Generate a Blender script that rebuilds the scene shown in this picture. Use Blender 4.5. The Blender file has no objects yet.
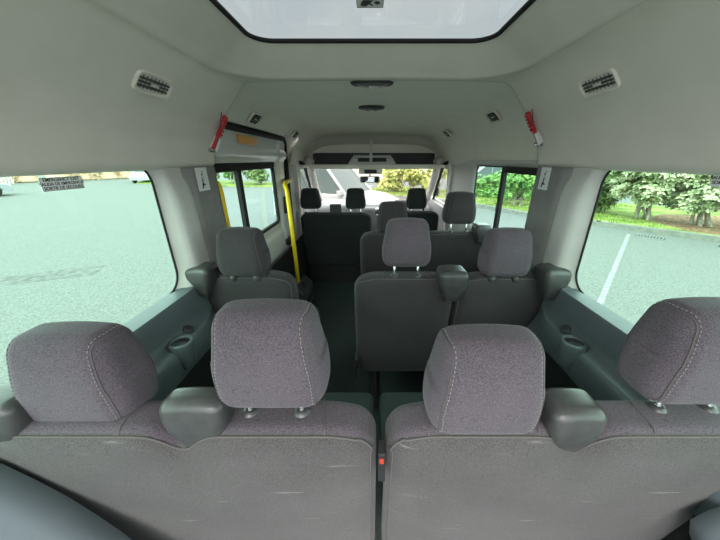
import bpy, bmesh, math, random
from mathutils import Vector, Matrix
random.seed(7)
S = bpy.context.scene
COL = S.collection
PI = math.pi

# ------------------------------------------------------------------ tags
def tag(o, label=None, cat=None, group=None, kind=None):
    if label: o['label'] = label
    if cat: o['category'] = cat
    if group: o['group'] = group
    if kind: o['kind'] = kind
    return o
def thing(name, label, cat, loc=(0, 0, 0), rot=(0, 0, 0), group=None):
    o = bpy.data.objects.new(name, None); COL.objects.link(o)
    o.empty_display_size = .05
    o.location = loc; o.rotation_euler = rot
    return tag(o, label, cat, group)
def copy_tree(o, parent=None):
    c = o.copy(); COL.objects.link(c); c.parent = parent
    for ch in list(o.children): copy_tree(ch, c)
    return c

# ------------------------------------------------------------------ materials
def mat(name, col, rough=.5, metal=0., spec=.5, noise=0, nscale=30., col2=None, bump=0., bscale=None, detail=3., ramp=(.35, .65), tr=0.):
    m = bpy.data.materials.new(name); m.use_nodes = True
    nt = m.node_tree; b = nt.nodes['Principled BSDF']
    b.inputs['Base Color'].default_value = (*col, 1)
    b.inputs['Roughness'].default_value = rough
    b.inputs['Metallic'].default_value = metal
    b.inputs['Specular IOR Level'].default_value = spec
    tc = nt.nodes.new('ShaderNodeTexCoord')
    if col2:
        n = nt.nodes.new('ShaderNodeTexNoise'); n.inputs['Scale'].default_value = nscale; n.inputs['Detail'].default_value = detail
        nt.links.new(tc.outputs['Object'], n.inputs['Vector'])
        r = nt.nodes.new('ShaderNodeValToRGB')
        r.color_ramp.elements[0].position = ramp[0]; r.color_ramp.elements[1].position = ramp[1]
        r.color_ramp.elements[0].color = (*col, 1); r.color_ramp.elements[1].color = (*col2, 1)
        nt.links.new(n.outputs['Fac'], r.inputs['Fac']); nt.links.new(r.outputs['Color'], b.inputs['Base Color'])
    if bump:
        n2 = nt.nodes.new('ShaderNodeTexNoise'); n2.inputs['Scale'].default_value = bscale or nscale; n2.inputs['Detail'].default_value = 2
        nt.links.new(tc.outputs['Object'], n2.inputs['Vector'])
        bp = nt.nodes.new('ShaderNodeBump'); bp.inputs['Strength'].default_value = bump; bp.inputs['Distance'].default_value = .002
        nt.links.new(n2.outputs['Fac'], bp.inputs['Height']); nt.links.new(bp.outputs['Normal'], b.inputs['Normal'])
    return m
def glass(name, tint, refl=.06):
    m = bpy.data.materials.new(name); m.use_nodes = True
    nt = m.node_tree; nt.nodes.clear()
    out = nt.nodes.new('ShaderNodeOutputMaterial')
    t = nt.nodes.new('ShaderNodeBsdfTransparent'); t.inputs['Color'].default_value = (*tint, 1)
    g = nt.nodes.new('ShaderNodeBsdfGlossy'); g.inputs['Roughness'].default_value = .02
    lw = nt.nodes.new('ShaderNodeLayerWeight'); lw.inputs['Blend'].default_value = .5
    pw = nt.nodes.new('ShaderNodeMath'); pw.operation = 'POWER'; pw.inputs[1].default_value = 5
    nt.links.new(lw.outputs['Facing'], pw.inputs[0])
    ge = nt.nodes.new('ShaderNodeNewGeometry')
    mr = nt.nodes.new('ShaderNodeMapRange'); mr.inputs[3].default_value = .02; mr.inputs[4].default_value = .5
    nt.links.new(pw.outputs[0], mr.inputs[0])
    sb_ = nt.nodes.new('ShaderNodeMath'); sb_.operation = 'SUBTRACT'; sb_.inputs[0].default_value = 1
    nt.links.new(ge.outputs['Backfacing'], sb_.inputs[1])
    ml_ = nt.nodes.new('ShaderNodeMath'); ml_.operation = 'MULTIPLY'
    nt.links.new(mr.outputs[0], ml_.inputs[0]); nt.links.new(sb_.outputs[0], ml_.inputs[1])
    mx = nt.nodes.new('ShaderNodeMixShader')
    nt.links.new(ml_.outputs[0], mx.inputs[0]); nt.links.new(t.outputs[0], mx.inputs[1]); nt.links.new(g.outputs[0], mx.inputs[2])
    nt.links.new(mx.outputs[0], out.inputs[0])
    return m

def fabric(name, dark, light, wear=0.):
    m = bpy.data.materials.new(name); m.use_nodes = True
    nt = m.node_tree; b = nt.nodes['Principled BSDF']; L = nt.links
    tc = nt.nodes.new('ShaderNodeTexCoord')
    n = nt.nodes.new('ShaderNodeTexNoise'); n.inputs['Scale'].default_value = 430; n.inputs['Detail'].default_value = 3; n.inputs['Roughness'].default_value = .7
    L.new(tc.outputs['Object'], n.inputs['Vector'])
    r = nt.nodes.new('ShaderNodeValToRGB')
    r.color_ramp.elements[0].position = .33; r.color_ramp.elements[1].position = .68
    r.color_ramp.elements[0].color = (*dark, 1); r.color_ramp.elements[1].color = (*light, 1)
    L.new(n.outputs['Fac'], r.inputs['Fac'])
    n3 = nt.nodes.new('ShaderNodeTexNoise'); n3.inputs['Scale'].default_value = 5; n3.inputs['Detail'].default_value = 2
    L.new(tc.outputs['Object'], n3.inputs['Vector'])
    mx = nt.nodes.new('ShaderNodeMix'); mx.data_type = 'RGBA'; mx.blend_type = 'MULTIPLY'
    mp = nt.nodes.new('ShaderNodeMapRange'); mp.inputs[1].default_value = .3; mp.inputs[2].default_value = .7; mp.inputs[3].default_value = .88; mp.inputs[4].default_value = 1.08
    L.new(n3.outputs['Fac'], mp.inputs[0])
    mx.inputs['Factor'].default_value = 1
    L.new(r.outputs['Color'], mx.inputs['A']); L.new(mp.outputs[0], mx.inputs['B'])
    src = mx.outputs['Result']
    if wear:
        mpg = nt.nodes.new('ShaderNodeMapping'); mpg.inputs['Scale'].default_value = (3, 1, 40)
        L.new(tc.outputs['Object'], mpg.inputs['Vector'])
        n4 = nt.nodes.new('ShaderNodeTexNoise'); n4.inputs['Scale'].default_value = 2.2; n4.inputs['Detail'].default_value = 5
        L.new(mpg.outputs[0], n4.inputs['Vector'])
        m4 = nt.nodes.new('ShaderNodeMapRange'); m4.inputs[1].default_value = .66; m4.inputs[2].default_value = .8; m4.inputs[3].default_value = 0; m4.inputs[4].default_value = wear
        L.new(n4.outputs['Fac'], m4.inputs[0])
        m5 = nt.nodes.new('ShaderNodeMix'); m5.data_type = 'RGBA'; m5.inputs['B'].default_value = (.5, .48, .45, 1)
        L.new(m4.outputs[0], m5.inputs['Factor']); L.new(src, m5.inputs['A']); src = m5.outputs['Result']
    L.new(src, b.inputs['Base Color'])
    b.inputs['Roughness'].default_value = .95; b.inputs['Specular IOR Level'].default_value = .15
    b.inputs['Sheen Weight'].default_value = .12
    bp = nt.nodes.new('ShaderNodeBump'); bp.inputs['Strength'].default_value = .35; bp.inputs['Distance'].default_value = .0012
    L.new(n.outputs['Fac'], bp.inputs['Height']); L.new(bp.outputs['Normal'], b.inputs['Normal'])
    return m

M = {}
M['headliner'] = mat('headliner_fabric', (.69, .655, .575), .9, spec=.2, col2=(.72, .685, .605), nscale=9, bump=.15, bscale=400)
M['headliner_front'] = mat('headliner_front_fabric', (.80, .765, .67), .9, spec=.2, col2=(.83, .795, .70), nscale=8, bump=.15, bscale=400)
M['pillar'] = mat('pillar_grey_plastic', (.50, .495, .46), .5, spec=.4, col2=(.53, .525, .49), nscale=14)
M['belt_trim_shade'] = mat('shaded_pillar_plastic', (.20, .20, .19), .6, spec=.3, col2=(.23, .22, .21), nscale=20)
M['lower'] = mat('lower_trim_plastic', (.098, .118, .126), .34, spec=.5, col2=(.108, .13, .138), nscale=18, bump=.1, bscale=500)
M['quarter'] = mat('rear_quarter_plastic', (.19, .215, .24), .5, spec=.4, col2=(.21, .235, .26), nscale=6)
M['dark'] = mat('black_plastic', (.018, .018, .019), .5, spec=.4)
M['charcoal'] = mat('charcoal_plastic', (.035, .037, .039), .55, spec=.4)
M['rubber'] = mat('black_rubber', (.012, .012, .012), .7, spec=.3)
M['armrest'] = mat('armrest_plastic', (.044, .045, .0435), .32, spec=.5, col2=(.055, .056, .054), nscale=40, bump=.2, bscale=300)
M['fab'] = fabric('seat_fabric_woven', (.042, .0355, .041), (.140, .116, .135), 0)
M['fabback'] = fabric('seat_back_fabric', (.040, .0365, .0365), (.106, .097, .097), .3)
M['fabshade'] = fabric('seat_back_fabric_shaded', (.026, .0245, .0255), (.072, .067, .069), 0)  # same seat fabric, darkened to put the forward rows' shade into its colour
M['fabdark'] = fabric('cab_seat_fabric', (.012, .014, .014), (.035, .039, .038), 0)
M['cushion'] = mat('cushion_fabric', (.035, .046, .042), .9, spec=.2, col2=(.05, .063, .058), nscale=300)
M['thread'] = mat('seam_thread', (.26, .245, .24), .8, spec=.2)
M['piping'] = mat('seam_piping', (.10, .092, .088), .85, spec=.2)
M['chrome'] = mat('brushed_steel', (.72, .72, .72), .25, metal=1)
M['floor'] = mat('rubber_floor', (.02, .029, .026), .6, spec=.35, col2=(.03, .041, .036), nscale=60, bump=.3, bscale=200)
M['carpet'] = mat('dark_carpet', (.02, .021, .021), .95, spec=.1, col2=(.03, .03, .03), nscale=200)
M['white_paint'] = mat('white_paint', (.72, .73, .72), .22, spec=.5)
M['yellow'] = mat('yellow_rail_paint', (.85, .60, .02), .35, spec=.5)
M['red'] = mat('red_plastic', (.45, .015, .02), .4, spec=.5)
M['red_orange'] = mat('buckle_red', (.40, .035, .012), .5)
M['silver'] = mat('silver_plastic', (.6, .6, .58), .3, spec=.5)
M['vent_dark'] = mat('vent_dark', (.012, .012, .011), .6)
M['vent_slat'] = mat('vent_slat', (.075, .075, .068), .5)
M['sticker_grey'] = mat('sticker_grey', (.88, .90, .88), .6)
M['sticker_white'] = mat('sticker_white', (.72, .74, .72), .6)
M['ink'] = mat('black_ink', (.015, .015, .015), .6)
M['lens'] = mat('lamp_lens', (.16, .17, .16), .25, spec=.6)
M['dash'] = mat('dashboard_plastic', (.30, .31, .31), .5, spec=.4, col2=(.34, .35, .35), nscale=12)
M['wheelgrey'] = mat('wheel_leather', (.02, .02, .02), .5)
M['painted_reflection'] = mat('painted_orange_reflection', (.85, .42, .12), .3)
M['mirror'] = mat('mirror_glass', (.8, .85, .9), .03, metal=1)
M['glass_side'] = glass('tinted_side_glass', (.79, .955, .87))
M['glass_door'] = glass('tinted_door_glass', (.82, .97, .92))
M['glass_hatch'] = glass('smoked_hatch_glass', (.325, .338, .338))
M['glass_clear'] = glass('windscreen_glass', (.87, .865, .84))
# outside
M['asphalt'] = mat('asphalt', (.085, .089, .085), .9, spec=.2, col2=(.172, .177, .172), nscale=42, detail=15, ramp=(.3, .7), bump=.4, bscale=40)
M['concrete'] = mat('kerb_concrete', (.15, .155, .135), .9, spec=.2, col2=(.21, .21, .185), nscale=6, detail=8)
M['line'] = mat('road_line_paint', (.12, .122, .12), .8, col2=(.27, .275, .27), nscale=14, detail=10)
M['patch'] = mat('asphalt_patch', (.062, .064, .062), .9, col2=(.125, .127, .125), nscale=8, detail=10)
M['iron'] = mat('cast_iron', (.17, .175, .17), .7, metal=0.)
M['turf'] = mat('verge_turf', (.09, .15, .03), .95, spec=.1, col2=(.27, .30, .09), nscale=2.2, detail=9)
M['mulch'] = mat('bark_mulch', (.10, .055, .03), .95, spec=.1, col2=(.33, .21, .13), nscale=11, detail=9)
M['grassblade'] = mat('grass_blades', (.12, .20, .03), .8, spec=.2, col2=(.33, .38, .11), nscale=1.5)
M['leaf'] = mat('leaf_green', (.035, .085, .02), .5, spec=.4, col2=(.26, .33, .13), nscale=2.6, detail=8, ramp=(.36, .66))
M['leaf_bright'] = mat('leaf_bright_green', (.05, .16, .02), .5, spec=.4, col2=(.24, .42, .10), nscale=3, detail=8, ramp=(.36, .66))
M['leaf_pale'] = mat('leaf_pale', (.13, .17, .06), .5, spec=.4, col2=(.56, .58, .36), nscale=3.2, detail=8, ramp=(.36, .62))
M['leaf_yellow'] = mat('leaf_yellow', (.20, .26, .04), .5, spec=.4, col2=(.66, .66, .24), nscale=3, detail=8, ramp=(.36, .62))
M['leaf_dark'] = mat('leaf_dark', (.015, .045, .012), .5, spec=.3, col2=(.06, .13, .03), nscale=4, detail=6)
M['bark'] = mat('grey_bark', (.20, .17, .13), .9, col2=(.40, .36, .29), nscale=25, detail=6)
M['pinkbed'] = mat('blossom', (.50, .30, .18), .9, col2=(.78, .58, .42), nscale=1.6, detail=8)
M['fence'] = mat('pale_fence_wood', (.50, .50, .42), .8, col2=(.62, .62, .53), nscale=5)
M['stonewall'] = mat('wall_render', (.62, .58, .48), .8, col2=(.70, .66, .55), nscale=3)
M['roofing'] = mat('roof_shingle', (.16, .13, .11), .9, col2=(.23, .19, .17), nscale=10)
M['carwhite'] = mat('car_paint_white', (.33, .33, .33), .2, spec=.6)
M['carsilver'] = mat('car_paint_silver', (.34, .36, .38), .25, metal=.5)
M['cardark'] = mat('car_paint_graphite', (.11, .13, .14), .25, metal=.4)
M['carglass'] = mat('car_window_glass', (.04, .06, .055), .12, spec=.35)
M['headlamp'] = mat('headlamp_lens', (.8, .82, .82), .1)
M['taillamp'] = mat('taillamp_lens', (.6, .02, .02), .2)

# ------------------------------------------------------------------ mesh helpers
def build(name, bm, m, parent=None, smooth=False, auto=None):
    me = bpy.data.meshes.new(name)
    bm.normal_update()
    bm.to_mesh(me); bm.free()
    ms = m if isinstance(m, (list, tuple)) else [m]
    for x in ms: me.materials.append(x)
    o = bpy.data.objects.new(name, me); COL.objects.link(o)
    if parent is not None: o.parent = parent
    if smooth or auto:
        for p in me.polygons: p.use_smooth = True
    if auto:
        try: me.set_sharp_from_angle(angle=math.radians(auto))
        except Exception: pass
    return o
def box(bm, c, h, rot=None, taper=1.):
    vs = []
    for sx in (-1, 1):
        for sy in (-1, 1):
            for sz in (-1, 1):
                t = taper if sz > 0 else 1
                v = Vector((sx*h[0]*t, sy*h[1]*t, sz*h[2]))
                if rot is not None: v = rot @ v
                vs.append(bm.verts.new(v + Vector(c)))
    f = [(0, 1, 3, 2), (4, 6, 7, 5), (0, 4, 5, 1), (2, 3, 7, 6), (0, 2, 6, 4), (1, 5, 7, 3)]
    return [bm.faces.new([vs[i] for i in q]) for q in f]
def bbox(bm, c, h, r, seg=2, rot=None):
    fs = box(bm, (0, 0, 0), h)
    es = list({e for f in fs for e in f.edges}); vs = list({v for f in fs for v in f.verts})
    ret = bmesh.ops.bevel(bm, geom=es, offset=r, segments=seg, affect='EDGES', profile=.5)
    allv = {v for v in vs if v.is_valid} | {v for v in ret['verts'] if v.is_valid}
    for v in allv:
        co = v.co.copy()
        if rot is not None: co = rot @ co
        v.co = co + Vector(c)
def _axis(h, r, n, k):
    # coords from -h to h: k arc steps (tan spaced) + n interior steps
    a = []
    for i in range(k): a.append(-(h-r) - r*math.tan(PI/4*(1-i/k)))
    for i in range(n+1): a.append(-(h-r) + 2*(h-r)*i/n)
    for i in range(1, k+1): a.append((h-r) + r*math.tan(PI/4*i/k))
    return a
def rbox(bm, h, r, n=(6, 2, 6), k=4, deform=None, c=(0, 0, 0)):
    ax = [_axis(h[i], r, n[i], k) for i in range(3)]
    cache = {}
    def V(p):
        q = Vector([max(-(h[i]-r), min(h[i]-r, p[i])) for i in range(3)])
        d = Vector(p)-q
        v = q + d.normalized()*r
        key = (round(v.x, 5), round(v.y, 5), round(v.z, 5))
        if key not in cache:
            w = deform(v.copy()) if deform else v
            cache[key] = bm.verts.new(w + Vector(c))
        return cache[key]
    for d in range(3):
        u, w = (d+1) % 3, (d+2) % 3
        for s in (-1, 1):
            for i in range(len(ax[u])-1):
                for j in range(len(ax[w])-1):
                    quad = []
                    for (a, b) in ((i, j), (i+1, j), (i+1, j+1), (i, j+1)):
                        p = [0, 0, 0]; p[d] = s*h[d]; p[u] = ax[u][a]; p[w] = ax[w][b]
                        quad.append(V(p))
                    if s < 0: quad.reverse()
                    qq = []
                    for v in quad:
                        if v not in qq: qq.append(v)
                    if len(qq) > 2:
                        try: bm.faces.new(qq)
                        except ValueError: pass
def tube(bm, pts, r, seg=10, caps=True, closed=False):
    pts = [Vector(p) for p in pts]; n = len(pts)
    rs = r if isinstance(r, (list, tuple)) else [r]*n
    rings = []; prev = None
    for i, p in enumerate(pts):
        if closed: t = (pts[(i+1) % n]-pts[i-1]).normalized()
        else: t = (pts[min(i+1, n-1)]-pts[max(i-1, 0)]).normalized()
        if prev is None:
            a = Vector((0, 0, 1)) if abs(t.z) < .9 else Vector((1, 0, 0))
            u = t.cross(a).normalized()
        else:
            u = (prev - t*prev.dot(t)).normalized()
        prev = u; w = t.cross(u)
        rings.append([bm.verts.new(p + (u*math.cos(2*PI*j/seg)+w*math.sin(2*PI*j/seg))*rs[i]) for j in range(seg)])
    m = n if closed else n-1
    for i in range(m):
        A, B = rings[i], rings[(i+1) % n]
        off = 0
        if closed and i == n-1:
            off = min(range(seg), key=lambda k: (A[0].co-B[k].co).length)
        for j in range(seg):
            bm.faces.new([A[j], A[(j+1) % seg], B[(j+1+off) % seg], B[(j+off) % seg]])
    if caps and not closed:
        bm.faces.new(list(reversed(rings[0]))); bm.faces.new(rings[-1])
def lathe(bm, prof, seg=24, mtx=None):
    rings = []
    for (r, z) in prof:
        ring = []
        for j in range(seg if r > 1e-6 else 1):
            v = Vector((r*math.cos(2*PI*j/seg), r*math.sin(2*PI*j/seg), z))
            ring.append(bm.verts.new(mtx @ v if mtx is not None else v))
        rings.append(ring)
    for A, B in zip(rings, rings[1:]):
        for j in range(seg):
            a, b = A[j % len(A)], A[(j+1) % len(A)]; c, d = B[(j+1) % len(B)], B[j % len(B)]
            q = []
            for v in (a, b, c, d):
                if v not in q: q.append(v)
            if len(q) > 2: bm.faces.new(q)
def prism(bm, poly, d0, d1, axis='x', fn=None):
    def P(a, b, t):
        v = {'x': (t, a, b), 'y': (a, t, b), 'z': (a, b, t)}[axis]
        return fn(v) if fn else v
    A = [bm.verts.new(P(a, b, d0)) for a, b in poly]; B = [bm.verts.new(P(a, b, d1)) for a, b in poly]
    n = len(poly)
    bm.faces.new(A); bm.faces.new(list(reversed(B)))
    for i in range(n): bm.faces.new([A[i], B[i], B[(i+1) % n], A[(i+1) % n]])
    bmesh.ops.recalc_face_normals(bm, faces=bm.faces)
def rrect(cu, cv, hu, hv, r, k=6):
    pts = []
    for (su, sv, a0) in ((1, 1, 0), (-1, 1, 90), (-1, -1, 180), (1, -1, 270)):
        for i in range(k+1):
            a = math.radians(a0+90*i/k)
            pts.append((cu+su*(hu-r)+r*math.cos(a), cv+sv*(hv-r)+r*math.sin(a)))
    return pts
def sd_rr(u, v, cu, cv, hu, hv, r):
    a, b = abs(u-cu)-hu+r, abs(v-cv)-hv+r
    return math.hypot(max(a, 0), max(b, 0)) + min(max(a, b), 0) - r
def sm(t): t = max(0, min(1, t)); return t*t*(3-2*t)
def lin(a, b, n): return [a+(b-a)*i/n for i in range(n+1)]
def interp(t, pts):
    if t <= pts[0][0]: return pts[0][1]
    for (a, x), (b, y) in zip(pts, pts[1:]):
        if t <= b: return x+(y-x)*(t-a)/(b-a)
    return pts[-1][1]
def sheet(us, vs, P, hole=None, ax=(1, 2), onto=None, flip=False, thick=0.):
    """a grid of points P(u,v); hole(a,b) is the signed distance in the two axes ax; its rim is snapped smooth"""
    bm = bmesh.new()
    g = [[bm.verts.new(P(u, v)) for v in vs] for u in us]
    for i in range(len(us)-1):
        for j in range(len(vs)-1):
            q = [g[i][j], g[i+1][j], g[i+1][j+1], g[i][j+1]]
            if hole:
                c = sum((v.co for v in q), Vector())/4
                if hole(c[ax[0]], c[ax[1]]) < 0: continue
            if flip: q.reverse()
            bm.faces.new(q)
    if hole:
        bmesh.ops.delete(bm, geom=[v for v in bm.verts if not v.link_faces], context='VERTS')
        span = .035
        for v in bm.verts:
            if v.is_boundary and abs(hole(v.co[ax[0]], v.co[ax[1]])) < span:
                for _ in range(3):
                    a, b = v.co[ax[0]], v.co[ax[1]]; s = hole(a, b); e = 1e-4
                    ga, gb = (hole(a+e, b)-s)/e, (hole(a, b+e)-s)/e
                    v.co[ax[0]] -= s*ga; v.co[ax[1]] -= s*gb
                if onto: v.co = onto(v.co)
    return bm
def rim(pts3, r, seg=8):
    bm = bmesh.new(); tube(bm, pts3, r, seg, closed=True); return bm
def text(body, size, name, m, parent, loc, rot, extrude=.0004, bold=0.):
    cu = bpy.data.curves.new(name, 'FONT'); cu.body = body; cu.size = size; cu.align_x = 'CENTER'; cu.align_y = 'CENTER'; cu.extrude = extrude; cu.offset = bold
    t = bpy.data.objects.new('text_source', cu); COL.objects.link(t)
    bpy.context.view_layer.update()
    me = bpy.data.meshes.new_from_object(t.evaluated_get(bpy.context.evaluated_depsgraph_get()))
    bpy.data.objects.remove(t); bpy.data.curves.remove(cu)
    me.materials.clear(); me.materials.append(m)
    o = bpy.data.objects.new(name, me); COL.objects.link(o)
    o.location = loc; o.rotation_euler = rot; o.parent = parent
    return o

# =================================================================== THE VAN SHELL
GZ = -.65                                    # street level (van floor is z = 0)
PA = [(.905, 1.462), (.880, 1.466), (.868, 1.478), (.862, 1.52), (.846, 1.585), (.806, 1.662), (.750, 1.730), (.702, 1.790), (.664, 1.836), (.640, 1.852), (.56, 1.857), (.3, 1.861), (0, 1.863)]
PB = [(.93, 1.452), (.920, 1.456), (.912, 1.49), (.898, 1.60), (.868, 1.685), (.815, 1.765), (.745, 1.822), (.64, 1.856), (.45, 1.868), (0, 1.874)]
def dense(P, n):
    full = [(-x, z) for x, z in P] + [(x, z) for x, z in reversed(P[:-1])]
    L = [0]
    for a, b in zip(full, full[1:]): L.append(L[-1]+math.hypot(b[0]-a[0], b[1]-a[1]))
    out = []
    for i in range(n+1):
        t = L[-1]*i/n
        out.append((interp(t, [(l, p[0]) for l, p in zip(L, full)]), interp(t, [(l, p[1]) for l, p in zip(L, full)])))
    for _ in range(3):
        out = [out[0]] + [((a[0]+2*b[0]+c[0])/4, (a[1]+2*b[1]+c[1])/4) for a, b, c in zip(out, out[1:], out[2:])] + [out[-1]]
    return out
DA, DB = dense(PA, 220), dense(PB, 110)
HC = (-.02, .91, .488, .50, .09)               # hatch glass: cx, cy, hx, hy, corner
def hatch(x, y): return sd_rr(x, y, *HC)
HZ = 1.950
def lift(x, y, z):
    s = hatch(x, y); t = 1-max(0, min(1, (s-.004)/.128))
    t = t**1.15
    return z+(HZ-z)*t-.010*math.exp(-((s-.140)/.013)**2)*sm((.72-abs(x))/.06)
def Pceil(i, y):
    x, z = DA[int(i)]
    # the leading edge of the thick rear headliner curls up a little at the sides
    return Vector((x, y, lift(x, y, z)))
YA = 1.615
ceil = build('ceiling', sheet(list(range(221)), lin(-.62, YA, 170), Pceil, hatch, (0, 1), lambda c: Vector((c.x, c.y, HZ))), M['headliner'], smooth=True)
tag(ceil, 'rear headliner with a raised well around the roof hatch', 'ceiling', kind='structure')
sol = ceil.modifiers.new('thickness', 'SOLIDIFY'); sol.thickness = .012; sol.offset = 1
def Pfront(i, y):
    x, z = DB[int(i)]
    t = sm((y-2.5)/1.1)
    zz = z-(.085*t+.10*sm((y-3.62)/.35)**2)*max(0, (z-1.5)/.37)
    return Vector((x*(1-.125*t*(.35+.65*max(0, (z-1.46)/.41))), y, zz))
def left_cut(v): return v.co.x < -.5 and v.co.z < 1.70 and v.co.y < 3.17
bm = sheet(list(range(111)), lin(1.59, 3.97, 84), Pfront)
bmesh.ops.delete(bm, geom=[v for v in bm.verts if left_cut(v)], context='VERTS')
cf = build('ceiling', bm, M['headliner_front'], smooth=True)
tag(cf, 'front headliner running from the second row to the cab shelf', 'ceiling', kind='structure')

# ---- side walls beside the rear rows
WY, WZ = (-.42, 1.19), (.947, 1.487)
WC = ((WY[0]+WY[1])/2, (WZ[0]+WZ[1])/2, (WY[1]-WY[0])/2, (WZ[1]-WZ[0])/2, .085)
def whole(y, z): return sd_rr(y, z, *WC)
def wallX(y, z):
    b = .872+.012*sm((z-1.0)/.5) - .020*sm((y-1.2)/.07)*sm((1.42-y)/.10)*sm((1.47-z)/.15)
    s = whole(y, z)
    if s < .05: b = b + (.918-b)*(1-sm(max(0, s)/.05))
    return b
def GX(z): return .918
for sgn, side in ((-1, 'left'), (1, 'right')):
    b = sheet(lin(-.65, 1.58, 150), lin(.93, 1.52, 42), lambda y, z: Vector((sgn*wallX(y, z), y, z)), whole, (1, 2), lambda c: Vector((sgn*.918, c.y, c.z)), flip=sgn > 0)
    w = build('wall_'+side, b, M['pillar'], smooth=True)
    tag(w, f'pale grey {side} side wall and pillar around the big rear window', 'wall', kind='structure')
    # seat belt strip on the pillar, its shade painted in as darker grey
    b = sheet(lin(1.335, 1.575, 16), lin(.95, 1.468, 16), lambda y, z: Vector((sgn*(.872+.008*sm((z-1)/.5)-.022*sm((y-1.335)/.05)-.004*max(0, (y-1.39)/.19)), y, z)), flip=sgn > 0)
    o = build('shaded_belt_strip', b, M['belt_trim_shade'], w, smooth=True)
    so = o.modifiers.new('t', 'SOLIDIFY'); so.thickness = .02; so.offset = -1
    # lower trim with ledge
    PL = [(.918, .950), (.890, .945), (.862, .938), (.857, .928), (.853, .83), (.847, .805), (.832, .790), (.808, .784), (.799, .772), (.796, .74), (.806, .655), (.815, .643), (.86, .640)]
    def low(i, y, sgn=sgn):
        x, z = PL[int(i)]
        t = sm((y-1.14)/.10)
        if i <= 3: x = x+(.868-x)*t; z = z+.012*t*(i == 0)
        u = sm((y-1.12)/.22)                       # the ledge rises and fades behind the seat in front
        if 4 <= i <= 9: x = x+(.862-x)*u; z = z+.03*u*(1-abs(i-6.5)/4)
        return Vector((sgn*x, y, z))
    b = sheet(list(range(len(PL))), lin(-.6, 1.66, 60), low, flip=sgn > 0)
    lt = build('lower_trim', b, M['lower'], w, auto=32)
    # dark carpeted wall below
    b = sheet(lin(-.6, 3.5, 20), lin(0, .66, 4), lambda y, z: Vector((sgn*.868, y, z)), flip=sgn > 0)
    build('carpet', b, M['carpet'], w)
    # cup holder standing on the ledge
    b = bmesh.new()
    mt = Matrix.Translation((sgn*.806, .96, .800))
    lathe(b, [(.033, .004), (.036, .011), (.043, .012), (.047, .004), (.047, -.02), (.042, -.07), (.030, -.11)], 28, mt)
    ch = build('cup_holder', b, M['lower'], w, smooth=True)
    b = bmesh.new()
    lathe(b, [(.0, -.055), (.030, -.055), (.034, .006)], 24, mt)
    build('cup_well', b, M['charcoal'], ch, smooth=True)
    b = bmesh.new()
    lathe(b, [(.010, .004), (.018, .006), (.022, .003), (.024, -.004)], 20, Matrix.Translation((sgn*.835, 1.06, .805)) @ Matrix.Rotation(-sgn*.5, 4, 'Y'))
    lathe(b, [(0, .0), (.012, .0)], 20, Matrix.Translation((sgn*.835, 1.06, .807)) @ Matrix.Rotation(-sgn*.5, 4, 'Y'))
    build('trim_cap', b, M['armrest'], w, smooth=True)
    # outer body skin
    b = sheet(lin(-.66, 1.68, 100), lin(-.35, 1.98, 60), lambda y, z: Vector((sgn*(.932-.05*sm((z-1.45)/.5)), y, z)), lambda y, z: whole(y, z)-.02, (1, 2), flip=sgn < 0)
    build('outer_skin', b, M['white_paint'], w, smooth=True)
    # window pane
    n = 1 if sgn < 0 else 2
    b = bmesh.new()
    prism(b, rrect(WC[0], WC[1], WC[2]+.012, WC[3]+.012, .09), sgn*.919, sgn*.923, 'x')
    p = build(f'window_{n}', b, M['glass_side'])
    tag(p, f'large tinted {side} rear side window', 'window', kind='structure')
    build('window_gasket', rim([(sgn*.917, y, z) for y, z in rrect(WC[0], WC[1], WC[2]+.002, WC[3]+.002, .085, 8)], .0045), M['rubber'], p, smooth=True)

# ---- rear quarter trims beside the rear opening
def quarter(sgn, pts, y1, name):
    b = sheet(list(range(len(pts))), lin(-.62, y1, 16), lambda i, y: Vector((sgn*pts[int(i)][0], y, pts[int(i)][1])), flip=sgn < 0)
    n = len(pts)
    o = build(name, b, M['quarter'], smooth=True)
    so = o.modifiers.new('t', 'SOLIDIFY'); so.thickness = .03; so.offset = -1
    return o
q1 = quarter(-1, [(.90, .925), (.862, .905), (.825, .868), (.785, .825), (.74, .770), (.70, .705), (.665, .64), (.635, .575), (.61, .50), (.60, .42), (.60, 0)], .405, 'trim_1')
tag(q1, 'smooth blue grey wheel housing trim in the bottom left corner', 'trim', kind='structure')
q2 = quarter(1, [(.90, .80), (.86, .765), (.82, .735), (.785, .712), (.768, .695), (.785, .66), (.81, .62), (.83, .56), (.84, .4), (.84, 0)], .405, 'trim_2')
tag(q2, 'smooth blue grey wheel housing trim in the bottom right corner', 'trim', kind='structure')

# ---- floor, roof skin
b = bmesh.new(); box(b, (0, 1.9, -.03), (.93, 2.6, .03))
tag(build('floor', b, M['floor']), 'dark green grey rubber floor and aisle', 'floor', kind='structure')
b = bmesh.new(); box(b, (-.86, 2.4, .0), (.08, .7, .02))
def roofz(x): return 1.945-.05*(x/.9)**2
b = sheet(lin(-.93, .93, 60), lin(-.66, 3.95, 130), lambda x, y: Vector((x, y, roofz(x)-.10*sm((y-3.3)/.7))), lambda x, y: hatch(x, y)-.10, (0, 1))
rf = build('ceiling', b, M['white_paint'], smooth=True)
tag(rf, 'white outer roof skin above the headliner', 'roof', kind='structure')
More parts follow.
